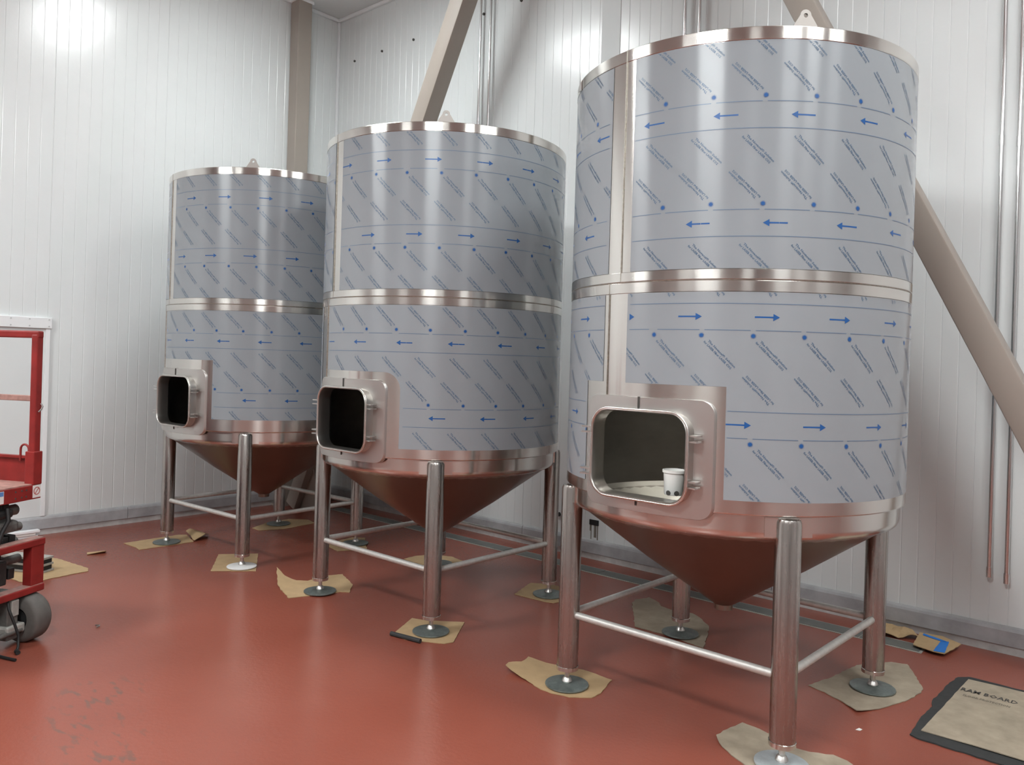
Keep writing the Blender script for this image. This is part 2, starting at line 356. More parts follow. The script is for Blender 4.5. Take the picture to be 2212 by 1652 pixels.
# ------------------------------------------------------------------ lamps
for x, y, z, sx, sy, e, rot, where in LAMPS:
    t = thing('ceiling_light', 'white LED high bay lamp ' + where, 'lamp', (x, y, z), radians(rot), 'high bay lamps')
    key = 'lamp_%g' % e
    if key not in M: M[key] = mat('lamp_diffuser', (0.9, 0.9, 0.9), 0.4, emit=e)
    obj('diffuser', bx(-sx / 2, sx / 2, -sy / 2, sy / 2, 0, 0.02), M[key], t)
    obj('housing', bx(-sx / 2 - .02, sx / 2 + .02, -sy / 2 - .02, sy / 2 + .02, 0.02, 0.09, bev=.01), M['housing'], t)
    for s in (-1, 1): obj('hanger', tb((s * sx * .35, 0, .09), (s * sx * .35, 0, HC - z), .006, 8), M['conduit'], t)

# ------------------------------------------------------------------ tanks
R = 0.80; RS = 0.778; RL = 0.7756
ZT, ZFT, ZU, ZM, ZL, ZST, ZSK, ZTIP = 2.981, 2.927, 2.005, 1.9604, 1.912, 1.016, 0.911, 0.411
def cp(az, z, r): a = radians(az); return (r * cos(a), r * sin(a), z)
def cyl_patch(az0, az1, zs, r, holes=(), step=2.0, extra=()):
    azs = set([az0, az1] + [a for a in extra if az0 < a < az1]); k = math.ceil(az0 / step) * step
    while k < az1: azs.add(k); k += step
    zz = set(zs)
    for h0, h1, z0, z1 in holes:
        for a in (h0, h1):
            if az0 < a < az1: azs.add(a)
        for z in (z0, z1):
            if min(zs) < z < max(zs): zz.add(z)
    A = sorted(azs); A = [a for i, a in enumerate(A) if i == 0 or a - A[i - 1] > 1e-4]; Z = sorted(zz)
    full = abs(az1 - az0 - 360) < 1e-6
    na = len(A) - 1 if full else len(A); vs = [cp(A[i], z, r) for z in Z for i in range(na)]; fs = []
    for j in range(len(Z) - 1):
        for i in range(len(A) - 1):
            am, zm = (A[i] + A[i + 1]) / 2, (Z[j] + Z[j + 1]) / 2
            if any(h0 < am < h1 and z0 < zm < z1 for h0, h1, z0, z1 in holes): continue
            i2 = (i + 1) % na; fs.append((j * na + i, j * na + i2, (j + 1) * na + i2, (j + 1) * na + i))
    return vs, fs
MWZ, MHW, MHH, MR = 1.222, 0.238, 0.190, 0.085      # manway: centre height, half sizes, corner radius
# flat print pieces in unrolled coordinates (s along the girth, z up), origin at the star
t1v, t1t = text_tris('The Novacel\u00ae Solution', 0.0125, .0004); t2v, t2t = text_tris('for LASER Fiber LASER CO2', 0.0125, .0004)
def norm_text(v, length): 
    v = v.copy(); x0, x1 = v[:, 0].min(), v[:, 0].max(); v[:, 0] = (v[:, 0] - x0) * length / (x1 - x0); return v
t1n, t2n = norm_text(t1v, .152), norm_text(t2v, .155)
def rot2(v, deg): a = radians(deg); return v @ np.array([[cos(a), sin(a)], [-sin(a), cos(a)]])
def text_block():
    a = t1n + np.array([-.073, .0035]); b = t2n + np.array([-.083, -.0115])
    return np.vstack([a, b]), np.vstack([t1t, t2t + len(a)])
TBV, TBT = text_block()
def star_shape():
    vs = [(0, 0)]; fs = []
    for k in range(16):
        a = 2 * pi * k / 16; vs += [(.0062 * cos(a - .1963), .0062 * sin(a - .1963)), (.0135 * cos(a), .0135 * sin(a)), (.0062 * cos(a + .1963), .0062 * sin(a + .1963))]
        b = 1 + 3 * k; fs += [(0, b, b + 1), (0, b + 1, b + 2)]
    return np.array(vs), np.array(fs)
SV, SF = star_shape()
AV = np.array([(0, 0), (.026, .0145), (.026, .0032), (.098, .0032), (.098, -.0032), (.026, -.0032), (.026, -.0145)])   # arrow, tip at the origin, pointing to -s
AF = np.array([(0, 1, 6), (2, 3, 4), (2, 4, 5)])[:, ::-1]
def clip_add(acc, v, t, ok):
    """keep only triangles wholly inside the allowed region"""
    keep = ok(v); k = keep[t].all(axis=1)
    if k.any(): acc.append((v, t[k]))
def wrap_mesh(name, acc, m, parent, off):
    if not acc: return
    V = []; T = []; n = 0
    for v, t in acc: V.append(v); T.append(t + n); n += len(v)
    V = np.vstack(V); T = np.vstack(T); used, inv = np.unique(T.ravel(), return_inverse=True); V = V[used]; T = inv.reshape(-1, 3)
    a = V[:, 0] / R; P = np.stack([(R + off) * np.cos(a), (R + off) * np.sin(a), V[:, 1]], -1)
    o = link(name, mesh_from(name, P.tolist(), T.tolist(), m), parent); o['kind'] = 'stuff'; return o
DS = radians(14.57) * R; DA = radians(21.85) * R; ROWSHIFT = -radians(7.2) * R; DZ = 0.436
def add_print(film, zlo, zhi, azlo, azhi, holes, variant, star_az, star_z, arrow_az, arrow_z):
    s_of = lambda az: radians(az) * R
    def ok(v):
        g = (v[:, 1] > zlo + .001) & (v[:, 1] < zhi - .001) & (v[:, 0] > s_of(azlo) + .002) & (v[:, 0] < s_of(azhi) - .002)
        for h0, h1, z0, z1 in holes: g &= ~((v[:, 0] > s_of(h0) - .001) & (v[:, 0] < s_of(h1) + .001) & (v[:, 1] > z0 - .001) & (v[:, 1] < z1 + .001))
        return g
    sg = 1 if variant == 'L' else -1
    pale, blue, line = [], [], []
    lo, hi = s_of(max(azlo, -118)), s_of(min(azhi, 122))
    for k in range(-2, 4):
        zr = star_z - k * DZ
        for j in range(-12, 13):
            s = s_of(star_az) + j * DS
            if lo - .2 < s < hi + .2:
                clip_add(blue, SV + (s, zr), SF, ok)
                base_a, base_b = (-45, 135) if sg > 0 else (135, -45)
                # row a reads one way, row b is printed upside down to it
                clip_add(pale, rot2(TBV, base_a) + (s - sg * .0230, zr + sg * .218), TBT, ok)
                clip_add(pale, rot2(TBV, base_b) + (s - sg * .0754, zr + sg * .078), TBT, ok)
        za = arrow_z - k * DZ
        for j in range(-9, 10):
            s = s_of(arrow_az) + k * ROWSHIFT + j * DA
            if lo - .2 < s < hi + .2: clip_add(blue, AV * (sg, 1) + (s, za), AF if sg > 0 else AF[:, ::-1], ok)
            # band lines, broken below each star
        for zl in (za + .054, za - .054):
            near = zl == (za + .054 if sg > 0 else za - .054)
            n = int((hi - lo) / .02); ss = lo + (hi - lo) * np.arange(n + 1) / n
            for u0, u1 in zip(ss[:-1], ss[1:]):
                if near:
                    ph = ((u0 + u1) / 2 - s_of(star_az) + .004) % DS; ph = min(ph, DS - ph)
                    if ph < .013: continue
                clip_add(line, np.array([(u0, zl - .0016), (u1 + .0003, zl - .0016), (u1 + .0003, zl + .0016), (u0, zl + .0016)]), np.array([(0, 1, 2), (0, 2, 3)]), ok)
    wrap_mesh('printed_lettering', pale, M['ink_pale'], film, .0021)
    wrap_mesh('printed_arrow', blue, M['ink'], film, .0022)
    wrap_mesh('printed_line', line, M['ink_line'], film, .0020)

# shared meshes
leg_me = None
def shared_leg_meshes():
    d = {}
    d['leg'] = lathe([(0.0001, .088), (.044, .088), (.0525, .092), (.052, .10), (.052, .985), (.046, 1.000), (0.0001, 1.003)], 28)
    d['collar'] = lathe([(.0545, .088), (.0550, .106), (.0525, .108), (.0525, .088)], 28, True)
    d['stud'] = lathe([(.0001, .02), (.0135, .02), (.0135, .09), (.0001, .09)], 14)
    d['nut'] = lathe([(.014, .024), (.024, .024), (.026, .030), (.020, .044), (.014, .050)], 14)
    d['foot_pad'] = lathe([(.0001, .008), (.106, .008), (.108, .011), (.107, .016), (.085, .019), (.028, .024), (.0001, .0245)], 40)
    out = {}
    for k, bm in d.items():
        bmesh.ops.recalc_face_normals(bm, faces=bm.faces[:]); me = bpy.data.meshes.new(k); bm.to_mesh(me); bm.free()
        me.materials.append({'leg': M['steel_leg'], 'collar': M['steel'], 'stud': M['steel'], 'nut': M['steel_sat'], 'foot_pad': M['pad_zinc']}[k])
        me.polygons.foreach_set('use_smooth', [True] * len(me.polygons)); me.set_sharp_from_angle(angle=radians(35)); out[k] = me
    out['foot_pad_pale'] = out['foot_pad'].copy(); out['foot_pad_pale'].materials[0] = M['pad_pale']
    out['foot_pad_white'] = out['foot_pad'].copy(); out['foot_pad_white'].materials[0] = M['pad_white']
    return out
LM = shared_leg_meshes()

def tank(loc, rotdeg, label, cfg):
    t = thing('fermenter_tank', label, 'tank', (loc[0], loc[1], 0), radians(rotdeg), 'stainless cone bottom tanks')
    zf = cfg['zfilm']; mh = (-45 - 19.2, -45 + 19.2, MWZ - .212, MWZ + .212)
    # outer shell, with the opening for the manway
    vs, fs = cyl_patch(-180, 180, [ZST, 1.20, 1.5, ZL, ZM - .002, ZM + .002, ZU, 2.4, ZFT, ZT], R, [mh])
    link('shell', mesh_from('shell', vs, fs, M['steel'], 40), t)
    # raised bands of the girth ring, each with a bright rounded edge
    ring = lathe([(R, ZL), (R + .003, ZL + .002), (R + .0035, ZM - .004), (R + .001, ZM - .0015)], 180); ob = obj('girth_band', ring, M['steel'], t, 40)
    ring = lathe([(R + .001, ZM + .0015), (R + .0035, ZM + .004), (R + .003, ZU - .002), (R, ZU)], 180); obj('girth_band', ring, M['steel'], t, 40)
    obj('girth_seam', lathe([(R + .0005, ZM - .002), (R + .0022, ZM), (R + .0005, ZM + .002)], 120), M['weld'], t, 40)
    # top rim and lid
    obj('top_rim', lathe([(R + .0005, ZFT + .001), (R + .003, ZFT + .003), (R + .003, ZT - .003), (R, ZT), (R - .03, ZT), (R - .034, ZT - .012)], 180), M['steel'], t, 40)
    if not cfg.get('open_top'): obj('lid', lathe([(R - .032, ZT - .012), (R - .30, ZT - .010), (.0005, ZT - .008)], 96), M['steel_sat'], t, 40)  # lid left off the right tank so lamp light reaches its interior
    # skirt and cone
    obj('skirt', lathe([(R, ZST), (R - .001, ZST - .003), (R - .004, ZST - .005), (RS + .002, ZST - .006), (RS, ZST - .009), (RS, ZST - .012), (RS, ZSK + .032), (RS, ZSK + .028), (RS - .0015, ZSK + .018), (RS - .006, ZSK + .008), (RS - .013, ZSK + .001), (RS - .024, ZSK - .004), (RS - .05, ZSK - .014)], 180), M['steel'], t, 30)
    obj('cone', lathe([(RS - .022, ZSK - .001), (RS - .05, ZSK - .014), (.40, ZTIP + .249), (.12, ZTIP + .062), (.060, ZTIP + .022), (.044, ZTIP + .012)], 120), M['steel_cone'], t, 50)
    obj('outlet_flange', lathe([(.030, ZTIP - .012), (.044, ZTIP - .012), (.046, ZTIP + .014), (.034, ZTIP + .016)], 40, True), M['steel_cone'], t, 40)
    # inner vessel (seen through the manway)
    mi = (-45 - 18.8, -45 + 18.8, MWZ - .20, MWZ + .20); ri = .765
    vs, fs = cyl_patch(-180, 180, [.92, 1.2, 1.6, 2.3, 2.93], ri, [mi])
    n0 = len(vs); k = 60
    for rr, z in ((ri, .92), (.05, .46)): vs += [(rr * cos(2 * pi * i / k), rr * sin(2 * pi * i / k), z) for i in range(k)]
    fs += [(n0 + i, n0 + (i + 1) % k, n0 + k + (i + 1) % k, n0 + k + i) for i in range(k)]
    n1 = len(vs); vs += [(ri * cos(2 * pi * i / k), ri * sin(2 * pi * i / k), 2.93) for i in range(k)] + [(0, 0, 2.95)]
    if not cfg.get('open_top'): fs += [(n1 + i, n1 + (i + 1) % k, n1 + k) for i in range(k)]
    link('inner_vessel', mesh_from('inner_vessel', vs, fs, M['steel_in'], 50), t)
    # protective films with their print
    s0, s1 = cfg['strip']; az0, az1 = s1, s0 + 360
    f_up = link('protective_film', mesh_from('film', *cyl_patch(az0, az1, [ZU + .001, 2.45, ZFT], R + .0014), M['film'], 40), t)
    pe0, pe1, pz = cfg['bare']
    hole = [(pe0, pe1, 0, pz)]
    if cfg.get('round'):
        wd_ = 7.5; hole = [(pe0, pe1 - wd_, 0, pz)]
        for q in range(24):
            x = (q + .5) / 24; hole.append((pe1 - wd_ + wd_ * q / 24, pe1 - wd_ + wd_ * (q + 1) / 24, 0, pz - .105 + .105 * sqrt(1 - x * x)))
    l0, l1 = cfg['lstrip']
    v2, f2 = cyl_patch(l1, l0 + 360, [zf, 1.4, 1.7, ZL - .001], R + .0014, [h for h in hole] + [(pe0 + 360, pe1 + 360, 0, pz)], extra=cfg.get('cut_az', ()))
    f_lo = link('protective_film', mesh_from('film', v2, f2, M['film'], 40), t)
    u = cfg['up']; d = cfg['down']
    ups = [(s0, s1, 0, 9)]; los = [(l0, l1, 0, 9)] + hole
    add_print(f_up, ZU, ZFT, -125, 125, ups, u[0], u[1], u[2], u[3], u[4])
    add_print(f_lo, zf, ZL, -125, 125, los, d[0], d[1], d[2], d[3], d[4])
    # vertical lap seams where the cladding sheets meet
    for (sa, z0, z1) in ((cfg['seam_up'], ZM + .004, ZT), (cfg['seam_lo'], MWZ + .24, ZM - .003)):
        bm = bmesh.new(); a = radians(sa); mt = Matrix.Rotation(a, 4, 'Z'); box(bm, R - .002, R + .0042, -.0022, .0022, z0, z1, mtx=mt)
        obj('lap_seam', bm, M['weld'], t)
    # legs with pads, feet and stretchers
    for i, az in enumerate((0, -90, 90, 180)):
        a = radians(az); L = link('leg', LM['leg'], t); L.location = (RL * cos(a), RL * sin(a), 0); L.rotation_euler = (0, 0, a)
        for nm in ('collar', 'stud', 'nut'): link(nm, LM[nm], L)
        pads = cfg.get('pads', {}); fp = link('foot_pad', LM['foot_pad' + pads.get(i, '')], L)
        if pads.get(i) == '_white': fp['label'] = 'white foot pad'
        if pads.get(i) == '_pale': fp['label'] = 'pale bluish foot pad'
        bm = bmesh.new(); rows = []
        for q in range(9):
            aq = radians(az - 7.2 + 14.4 * q / 8); rows.append([bm.verts.new((rr * cos(aq), rr * sin(aq), z)) for rr, z in ((RS - .002, ZSK + .014), (RS + .006, ZSK + .014), (RS + .006, ZST - .010), (RS - .002, ZST - .010))])
        for q in range(8):
            for e in range(4): bm.faces.new((rows[q][e], rows[q][(e + 1) % 4], rows[q + 1][(e + 1) % 4], rows[q + 1][e]))
        bm.faces.new(rows[0]); bm.faces.new(rows[8][::-1])
        obj('leg_plate', bm, M['steel'], t, 30)
    for a0, a1 in ((0, -90), (0, 90), (-90, 180), (90, 180)):
        p0 = Vector((RL * cos(radians(a0)), RL * sin(radians(a0)), .362)); p1 = Vector((RL * cos(radians(a1)), RL * sin(radians(a1)), .362)); dd = (p1 - p0).normalized()
        obj('stretcher', tb(p0 + dd * .046, p1 - dd * .046, .0175, 16), M['steel_bar'], t, 40)
    # lifting lug on the rim
    bm = bmesh.new(); pr = [(-.052, -.012), (.052, -.012), (.048, .004), (.022, .046)] + [(.022 * cos(radians(q)), .046 + .022 * sin(radians(q))) for q in range(15, 180, 15)] + [(-.022, .046), (-.048, .004)]
    hl = [(.009 * cos(2 * pi * q / 12), .044 + .009 * sin(2 * pi * q / 12)) for q in range(12)]
    ov = [bm.verts.new((R - .012, y, ZT + z)) for y, z in pr]; hv = [bm.verts.new((R - .012, y, ZT + z)) for y, z in hl]
    eo = [bm.edges.new((ov[q], ov[(q + 1) % len(ov)])) for q in range(len(ov))]; eh = [bm.edges.new((hv[q], hv[(q + 1) % 12])) for q in range(12)]
    bmesh.ops.triangle_fill(bm, edges=eo + eh, use_beauty=True)
    bm.faces.ensure_lookup_table()
    rr = bmesh.ops.extrude_face_region(bm, geom=bm.faces[:])
    for v in [q for q in rr['geom'] if isinstance(q, bmesh.types.BMVert)]: v.co.x += .010
    obj('lifting_lug', bm, M['lug'], t)
    # manway: flattened plate, tunnel frame, hinge lugs (all in the -45 degree direction)
    D = Vector((cos(radians(-45)), sin(radians(-45)), 0)); E_ = Vector((-D.y, D.x, 0)); Zv = Vector((0, 0, 1))
    W3 = lambda d, e, z: D * d + E_ * e + Zv * z
    mw = obj('manway_frame', manway_tunnel(W3), M['steel_tun'], t, 35)
    obj('lip_bead', manway_lip(W3), M['steel'], mw, 50)
    for sgn in (-1, 1):
        for zz in (MWZ + .088, MWZ - .098):
            for dz in (-.012, .012):
                bm = bmesh.new(); e0 = sgn * (MHW + .004); e1 = sgn * (MHW + .004 + (.062 if sgn < 0 else .040))
                pts = [(e0, .785), (e0, .825), (e1 * .9 + e0 * .1, .828), (e1, .815), (e1, .795), (e1 * .9 + e0 * .1, .782)]
                f0 = [bm.verts.new(W3(d_, e_, zz + dz - .003)) for e_, d_ in pts]; f1 = [bm.verts.new(W3(d_, e_, zz + dz + .003)) for e_, d_ in pts]
                bm.faces.new(f0); bm.faces.new(f1[::-1])
                for q in range(6): bm.faces.new((f0[q], f0[(q + 1) % 6], f1[(q + 1) % 6], f1[q]))
                obj('hinge_lug', bm, M['steel_sat'], mw)
    obj('manway_plate', manway_plate(W3, cfg.get('plate_r', .88)), M['steel_sat'], t, 35)
    for z0, z1 in ((MWZ + MHH + .006, MWZ + .246), (MWZ - MHH - .028, MWZ - MHH - .006)):
        p = W3(.802, -.012, 0)
        obj('weld_gap', bx(-.010, .010, -.0035, .0035, z0, z1, mtx=Matrix.Translation((p.x, p.y, 0)) @ Matrix.Rotation(radians(-45), 4, 'Z')), M['gap'], t)
    if cfg.get('tab'):
        bm = bmesh.new(); a = radians(-86.0); c0 = Vector(cp(-86, 2.945, R + .004)); tt = Vector((-sin(a), cos(a), 0)); nn = Vector((cos(a), sin(a), 0))
        v = [bm.verts.new(c0 + tt * x + Vector((0, 0, z)) + nn * o) for o in (0, .003) for x, z in ((-.03, -.01), (.03, -.02), (.004, .075))]
        bm.faces.new(v[:3]); bm.faces.new(v[3:][::-1])
        for q in range(3): bm.faces.new((v[q], v[(q + 1) % 3], v[3 + (q + 1) % 3], v[3 + q]))
        obj('rim_tab', bm, M['steel_sat'], t)
    return t
def manway_tunnel(W3):
    bm = bmesh.new(); out = rrect(MHW, MHH, MR); inn = rrect(MHW - .009, MHH - .009, MR - .009); n = len(out)
    rings = [[bm.verts.new(W3(d, e, MWZ + z)) for e, z in pr] for d, pr in ((.745, out), (.79, out), (.828, out), (.834, rrect(MHW - .002, MHH - .002, MR - .002)), (.836, rrect(MHW - .0045, MHH - .0045, MR - .0045)), (.834, rrect(MHW - .007, MHH - .007, MR - .007)), (.828, inn), (.79, inn), (.745, inn))]
    for i in range(len(rings)):
        a, b = rings[i], rings[(i + 1) % len(rings)]
        for k in range(n): bm.faces.new((a[k], a[(k + 1) % n], b[(k + 1) % n], b[k]))
    return bm
def manway_lip(W3):
    bm = bmesh.new(); pr = rrect(MHW + .001, MHH + .001, MR + .001, 9); n = len(pr); rings = []
    for q in range(8):
        a = 2 * pi * q / 8; o = .0055 * cos(a); d = .829 + .0055 * sin(a); pp = rrect(MHW + .001 + o, MHH + .001 + o, MR + .001 + o, 9); rings.append([bm.verts.new(W3(d, e, MWZ + z)) for e, z in pp])
    for i in range(8):
        a, b = rings[i], rings[(i + 1) % 8]
        for k in range(n): bm.faces.new((a[k], a[(k + 1) % n], b[(k + 1) % n], b[k]))
    return bm
def manway_plate(W3, rp):
    bm = bmesh.new(); hw, hh = .312, .243; inn = rrect(MHW - .002, MHH - .002, MR - .002, 8, 10); out = rrect(hw, hh, .055, 8, 10); n = len(inn); rings = []
    f = lambda e: .808 - (rp - sqrt(rp * rp - e * e))
    for q in range(5):
        s = q / 4; rings.append([bm.verts.new(W3(f(a[0] * (1 - s) + b[0] * s), a[0] * (1 - s) + b[0] * s, MWZ + a[1] * (1 - s) + b[1] * s)) for a, b in zip(inn, out)])
    rings.append([bm.verts.new(W3(f(b[0]) - .004, b[0] * 1.008, MWZ + b[1] * 1.008)) for b in out])
    rings.append([bm.verts.new(W3(sqrt(R * R - (b[0] * 1.02) ** 2) - .006, b[0] * 1.02, MWZ + b[1] * 1.008)) for b in out])
    for i in range(len(rings) - 1):
        for k in range(n): bm.faces.new((rings[i][k], rings[i][(k + 1) % n], rings[i + 1][(k + 1) % n], rings[i + 1][k]))
    return bm

tank((5.653, -1.668), -45.586, 'right tank, the nearest and largest looking, white pail inside its manway', dict(
    zfilm=1.068, strip=(-60.5, -50.9), lstrip=(-61.6, -51.5), bare=(-70.5, -19.3, 1.525), seam_up=-54.6, seam_lo=-59.5,
    up=('L', -10.7, 2.703, -3.4, 2.6255), down=('R', -12.3, 1.733, -5.0, 1.8095), pads={0: '_pale'}, open_top=True, tab=True))
tank((3.526, -1.626), -45.048, 'middle tank of the row, upper film arrows pointing right, dark empty manway', dict(
    zfilm=1.070, strip=(-59.0, -52.0), lstrip=(-72.0, -61.5), bare=(-71.5, -16.0, 1.515), round=True, seam_up=-57.6, seam_lo=-63.5,
    up=('R', -1.2, 2.683, -1.2, 2.761), down=('L', -3.9, 1.767, 3.5, 1.690)))
tank((1.493, -1.707), -42.245, 'left tank, the farthest and smallest looking, one foot on a white pad', dict(
    zfilm=1.101, strip=(-59.7, -52.5), lstrip=(-76.0, -64.0), bare=(-71.5, -18.7, 1.540), seam_up=-58.6, seam_lo=-66.0,
    up=('R', 3.3, 2.679, 10.7, 2.757), down=('L', -2.5, 1.762, 5.2, 1.684), pads={0: '_white'}))

# white pail standing in the manway of the right tank
pl = thing('plastic_pail', 'small white plastic pail standing inside the open manway of the right tank', 'pail', (5.715, -2.300, MWZ - MHH + .0093))
obj('bucket', lathe([(.0005, .001), (.040, .001), (.042, .004), (.047, .096), (.052, .098), (.052, .109), (.047, .110), (.045, .100), (.039, .008), (.0005, .006)], 36), M['plastic'], pl, 35)
for q in (-95, -45, 20):
    a = radians(q); obj('drain_hole', tb((.036 * cos(a), .036 * sin(a), .012), (.0435 * cos(a), .0435 * sin(a), .012), .011, 14), M['gap'], pl)
# ------------------------------------------------------------------ cardboard under the feet and lying about
def card(name, label, pts, m, cat='cardboard', z=0.0008, th=.004, jag=.004, hf=None, seed=1, group=None):
    o = obj(name, poly_slab(pts, z, th, jag, .025, hf, seed), m); o.data.materials.append(M['card_dark']); tag(o, label, cat, group); return o
GR = 'cardboard pieces under the tank feet'
def curl(px, py, dx, dy, start, amt):
    return lambda x, y: max(0.0, ((x - px) * dx + (y - py) * dy) - start) ** 1.5 * amt
card('cardboard_piece', 'greyish torn cardboard under the nearest foot of the right tank', [(5.891, -2.185), (5.902, -2.107), (5.922, -1.998), (5.998, -1.985), (6.046, -1.992), (6.181, -2.033), (6.236, -2.023), (6.315, -1.977), (6.375, -1.987), (6.422, -2.019), (6.43, -2.2), (6.33, -2.40), (6.22, -2.42), (6.112, -2.33), (6.01, -2.284), (5.951, -2.248)], M['card_grey'], group=GR, seed=1, hf=curl(6.196, -2.2, -.95, .3, .17, .25))
card('cardboard_piece', 'tan torn cardboard under the left foot of the right tank', [(4.763, -2.291), (4.748, -2.252), (4.77, -2.174), (4.745, -2.088), (4.892, -2.038), (5.037, -1.988), (5.218, -1.99), (5.243, -2.072), (5.271, -2.163), (5.269, -2.241), (5.192, -2.312), (5.1, -2.338), (5.038, -2.34), (4.966, -2.318)], M['card'], group=GR, seed=2, hf=curl(5.1, -2.21, -.9, -.4, .14, .35))
card('cardboard_piece', 'large greyish torn cardboard under the right foot of the right tank', [(5.957, -1.318), (6.006, -1.105), (6.039, -.85), (6.16, -.655), (6.235, -.626), (6.311, -.77), (6.394, -.94), (6.399, -.992), (6.372, -1.16), (6.314, -1.331), (6.243, -1.474), (6.207, -1.44), (6.131, -1.384), (6.044, -1.341)], M['card_grey'], group=GR, seed=3, hf=curl(6.2, -1.1, .2, -1.0, .26, .25))
card('cardboard_piece', 'dusty greyish cardboard with a notched edge under the back foot of the right tank', [(4.569, -.799), (4.543, -.719), (4.58, -.601), (4.696, -.661), (4.742, -.715), (4.831, -.735), (4.966, -.70), (5.03, -.735), (5.16, -.85), (5.24, -1.02), (5.319, -1.223), (5.092, -1.186), (4.846, -1.197), (4.723, -1.017)], M['card_grey'], group=GR, seed=4)
card('cardboard_piece', 'square tan cardboard with a dark rolled edge under the nearest foot of the middle tank', [(3.951, -2.364), (3.806, -2.083), (3.9, -2.05), (4.08, -1.90), (4.279, -2.193), (4.26, -2.244), (4.234, -2.262), (4.06, -2.36)], M['card'], group=GR, seed=5, jag=.001)
tag(obj('dark_strip', tb((3.95, -2.372, .014), (4.16, -2.335, .014), .013, 10), M['mat']), 'short dark rolled strip along the front edge of the square cardboard by the middle tank', 'strip')
card('cardboard_piece', 'tan cardboard with its left corner curling up under the left foot of the middle tank', [(2.454, -2.178), (2.575, -2.188), (2.669, -2.155), (2.712, -2.089), (2.697, -1.909), (2.727, -1.8), (2.977, -1.9), (3.114, -2.031), (3.063, -2.07), (3.022, -2.21), (2.95, -2.40), (2.66, -2.301)], M['card'], group=GR, seed=6, hf=curl(2.97, -2.19, -1, 0, .20, .38))
card('cardboard_piece', 'tan cardboard with a dark front edge under the right foot of the middle tank', [(3.9, -1.233), (3.808, -.982), (3.801, -.937), (3.913, -.848), (4.178, -.864), (4.252, -1.022), (4.209, -1.19), (4.146, -1.214)], M['card'], group=GR, seed=7)
card('cardboard_piece', 'tan cardboard half hidden under the back foot of the middle tank', [(2.673, -1.166), (2.662, -1.043), (2.703, -.904), (2.87, -.829), (3.059, -.861), (3.103, -.982), (2.96, -1.18)], M['card'], group=GR, seed=8)
card('cardboard_piece', 'neat tan cardboard square under the white pad of the left tank', [(1.602, -2.161), (1.783, -1.92), (2.228, -2.206), (2.014, -2.446)], M['card'], group=GR, seed=9, jag=.002)
card('cardboard_piece', 'long tan cardboard under the left foot of the left tank', [(.767, -2.545), (.756, -2.298), (.757, -2.076), (.80, -2.02), (1.076, -2.10), (1.076, -2.212), (1.061, -2.549), (.949, -2.533)], M['card'], group=GR, seed=10)
fk = card('cardboard_flap', 'small folded cardboard flap leaning up at the right end of the long piece', [(.80, -2.03), (.76, -1.93), (.93, -1.89), (1.07, -2.0), (1.075, -2.09)], M['card'], seed=11, z=.006, hf=lambda x, y: max(0, .09 - abs(y + 1.99) * .8) * .5)
card('cardboard_piece', 'tan cardboard in shade under the right foot of the left tank', [(1.853, -1.339), (1.80, -1.0), (1.884, -.93), (2.216, -1.173), (2.12, -1.40)], M['card'], group=GR, seed=12)
card('cardboard_piece', 'long tan cardboard in shade under the back foot of the left tank', [(.91, -1.453), (.80, -1.25), (.77, -.98), (.92, -.86), (1.082, -.895), (1.117, -1.271), (1.035, -1.458)], M['card'], group=GR, seed=13)
card('cardboard_scrap', 'tan cardboard sheet pointing right, half hidden behind the red lift', [(.754, -3.173), (.872, -3.147), (.942, -3.11), (1.37, -3.052), (1.449, -3.079), (1.478, -3.336), (1.52, -3.493), (1.0, -3.6), (.75, -3.4)], M['card'], seed=14, jag=.005)
card('cardboard_scrap', 'tiny tan cardboard strip alone on the floor by the left wall', [(.894, -2.879), (.92, -2.757), (.989, -2.77), (1.005, -2.80), (.965, -2.905)], M['card'], seed=15, jag=.001, hf=lambda x, y: max(0, (x - .96)) * .4)
sa = card('cardboard_scrap', 'crumpled brown cardboard scrap against the curb, beside the taped one', [(5.86, -.16), (5.88, -.05), (5.93, -.03), (6.10, -.04), (6.17, -.10), (6.14, -.17), (6.00, -.24), (5.90, -.24)], M['card'], seed=16, jag=.008, z=.007, hf=lambda x, y: .018 + .018 * sin(x * 37) * sin(y * 29 + 1))
sb = card('taped_cardboard_scrap', 'tan cardboard piece with blue tape by the curb on the right', [(6.181, -.314), (6.15, -.06), (6.27, -.035), (6.385, -.10), (6.353, -.344), (6.296, -.352)], M['card'], seed=17, jag=.002, z=.007, hf=lambda x, y: .012 + .03 * max(0, y + .2))
for pts in ([(6.296, -.348), (6.285, -.13), (6.325, -.12), (6.352, -.335)], [(6.18, -.105), (6.175, -.07), (6.31, -.12), (6.315, -.15)]):
    tp = obj('tape_strip', poly_slab(pts, .0125, .0012, .001, .03, lambda x, y: .012 + .03 * max(0, y + .2)), M['tape'], sb); tp['label'] = 'blue tape strip'
mt_ = card('floor_mat', 'black rubber mat under the brown board at the lower right', [(6.492, -1.539), (6.478, -1.3), (6.486, -1.14), (6.466, -1.06), (6.471, -.90), (6.470, -.75), (6.485, -.63), (6.527, -.581), (7.35, -.581), (7.35, -1.556), (6.526, -1.556)], M['mat'], cat='mat', th=.006, jag=.004, seed=18)
bd = thing('floor_board', 'brown floor protection board with printed lettering, lying on a black mat', 'board', (6.52, -1.469, .0072))
obj('sheet', poly_slab([(0.0, 0.0), (.014, .834), (.80, .845), (.80, 0.0)], 0, .004, .0015, .05, lambda x, y: .004 * sin(x * 5), 3), M['card_grey'], bd)
def flat_text(name, s, size, width, m, parent, x, y, z):
    v, t = text_tris(s, size, size * .02); v = norm_text(v, width); o = link(name, mesh_from(name, [(a, b, 0) for a, b in v], t.tolist(), m), parent); o.location = (x, y, z); return o
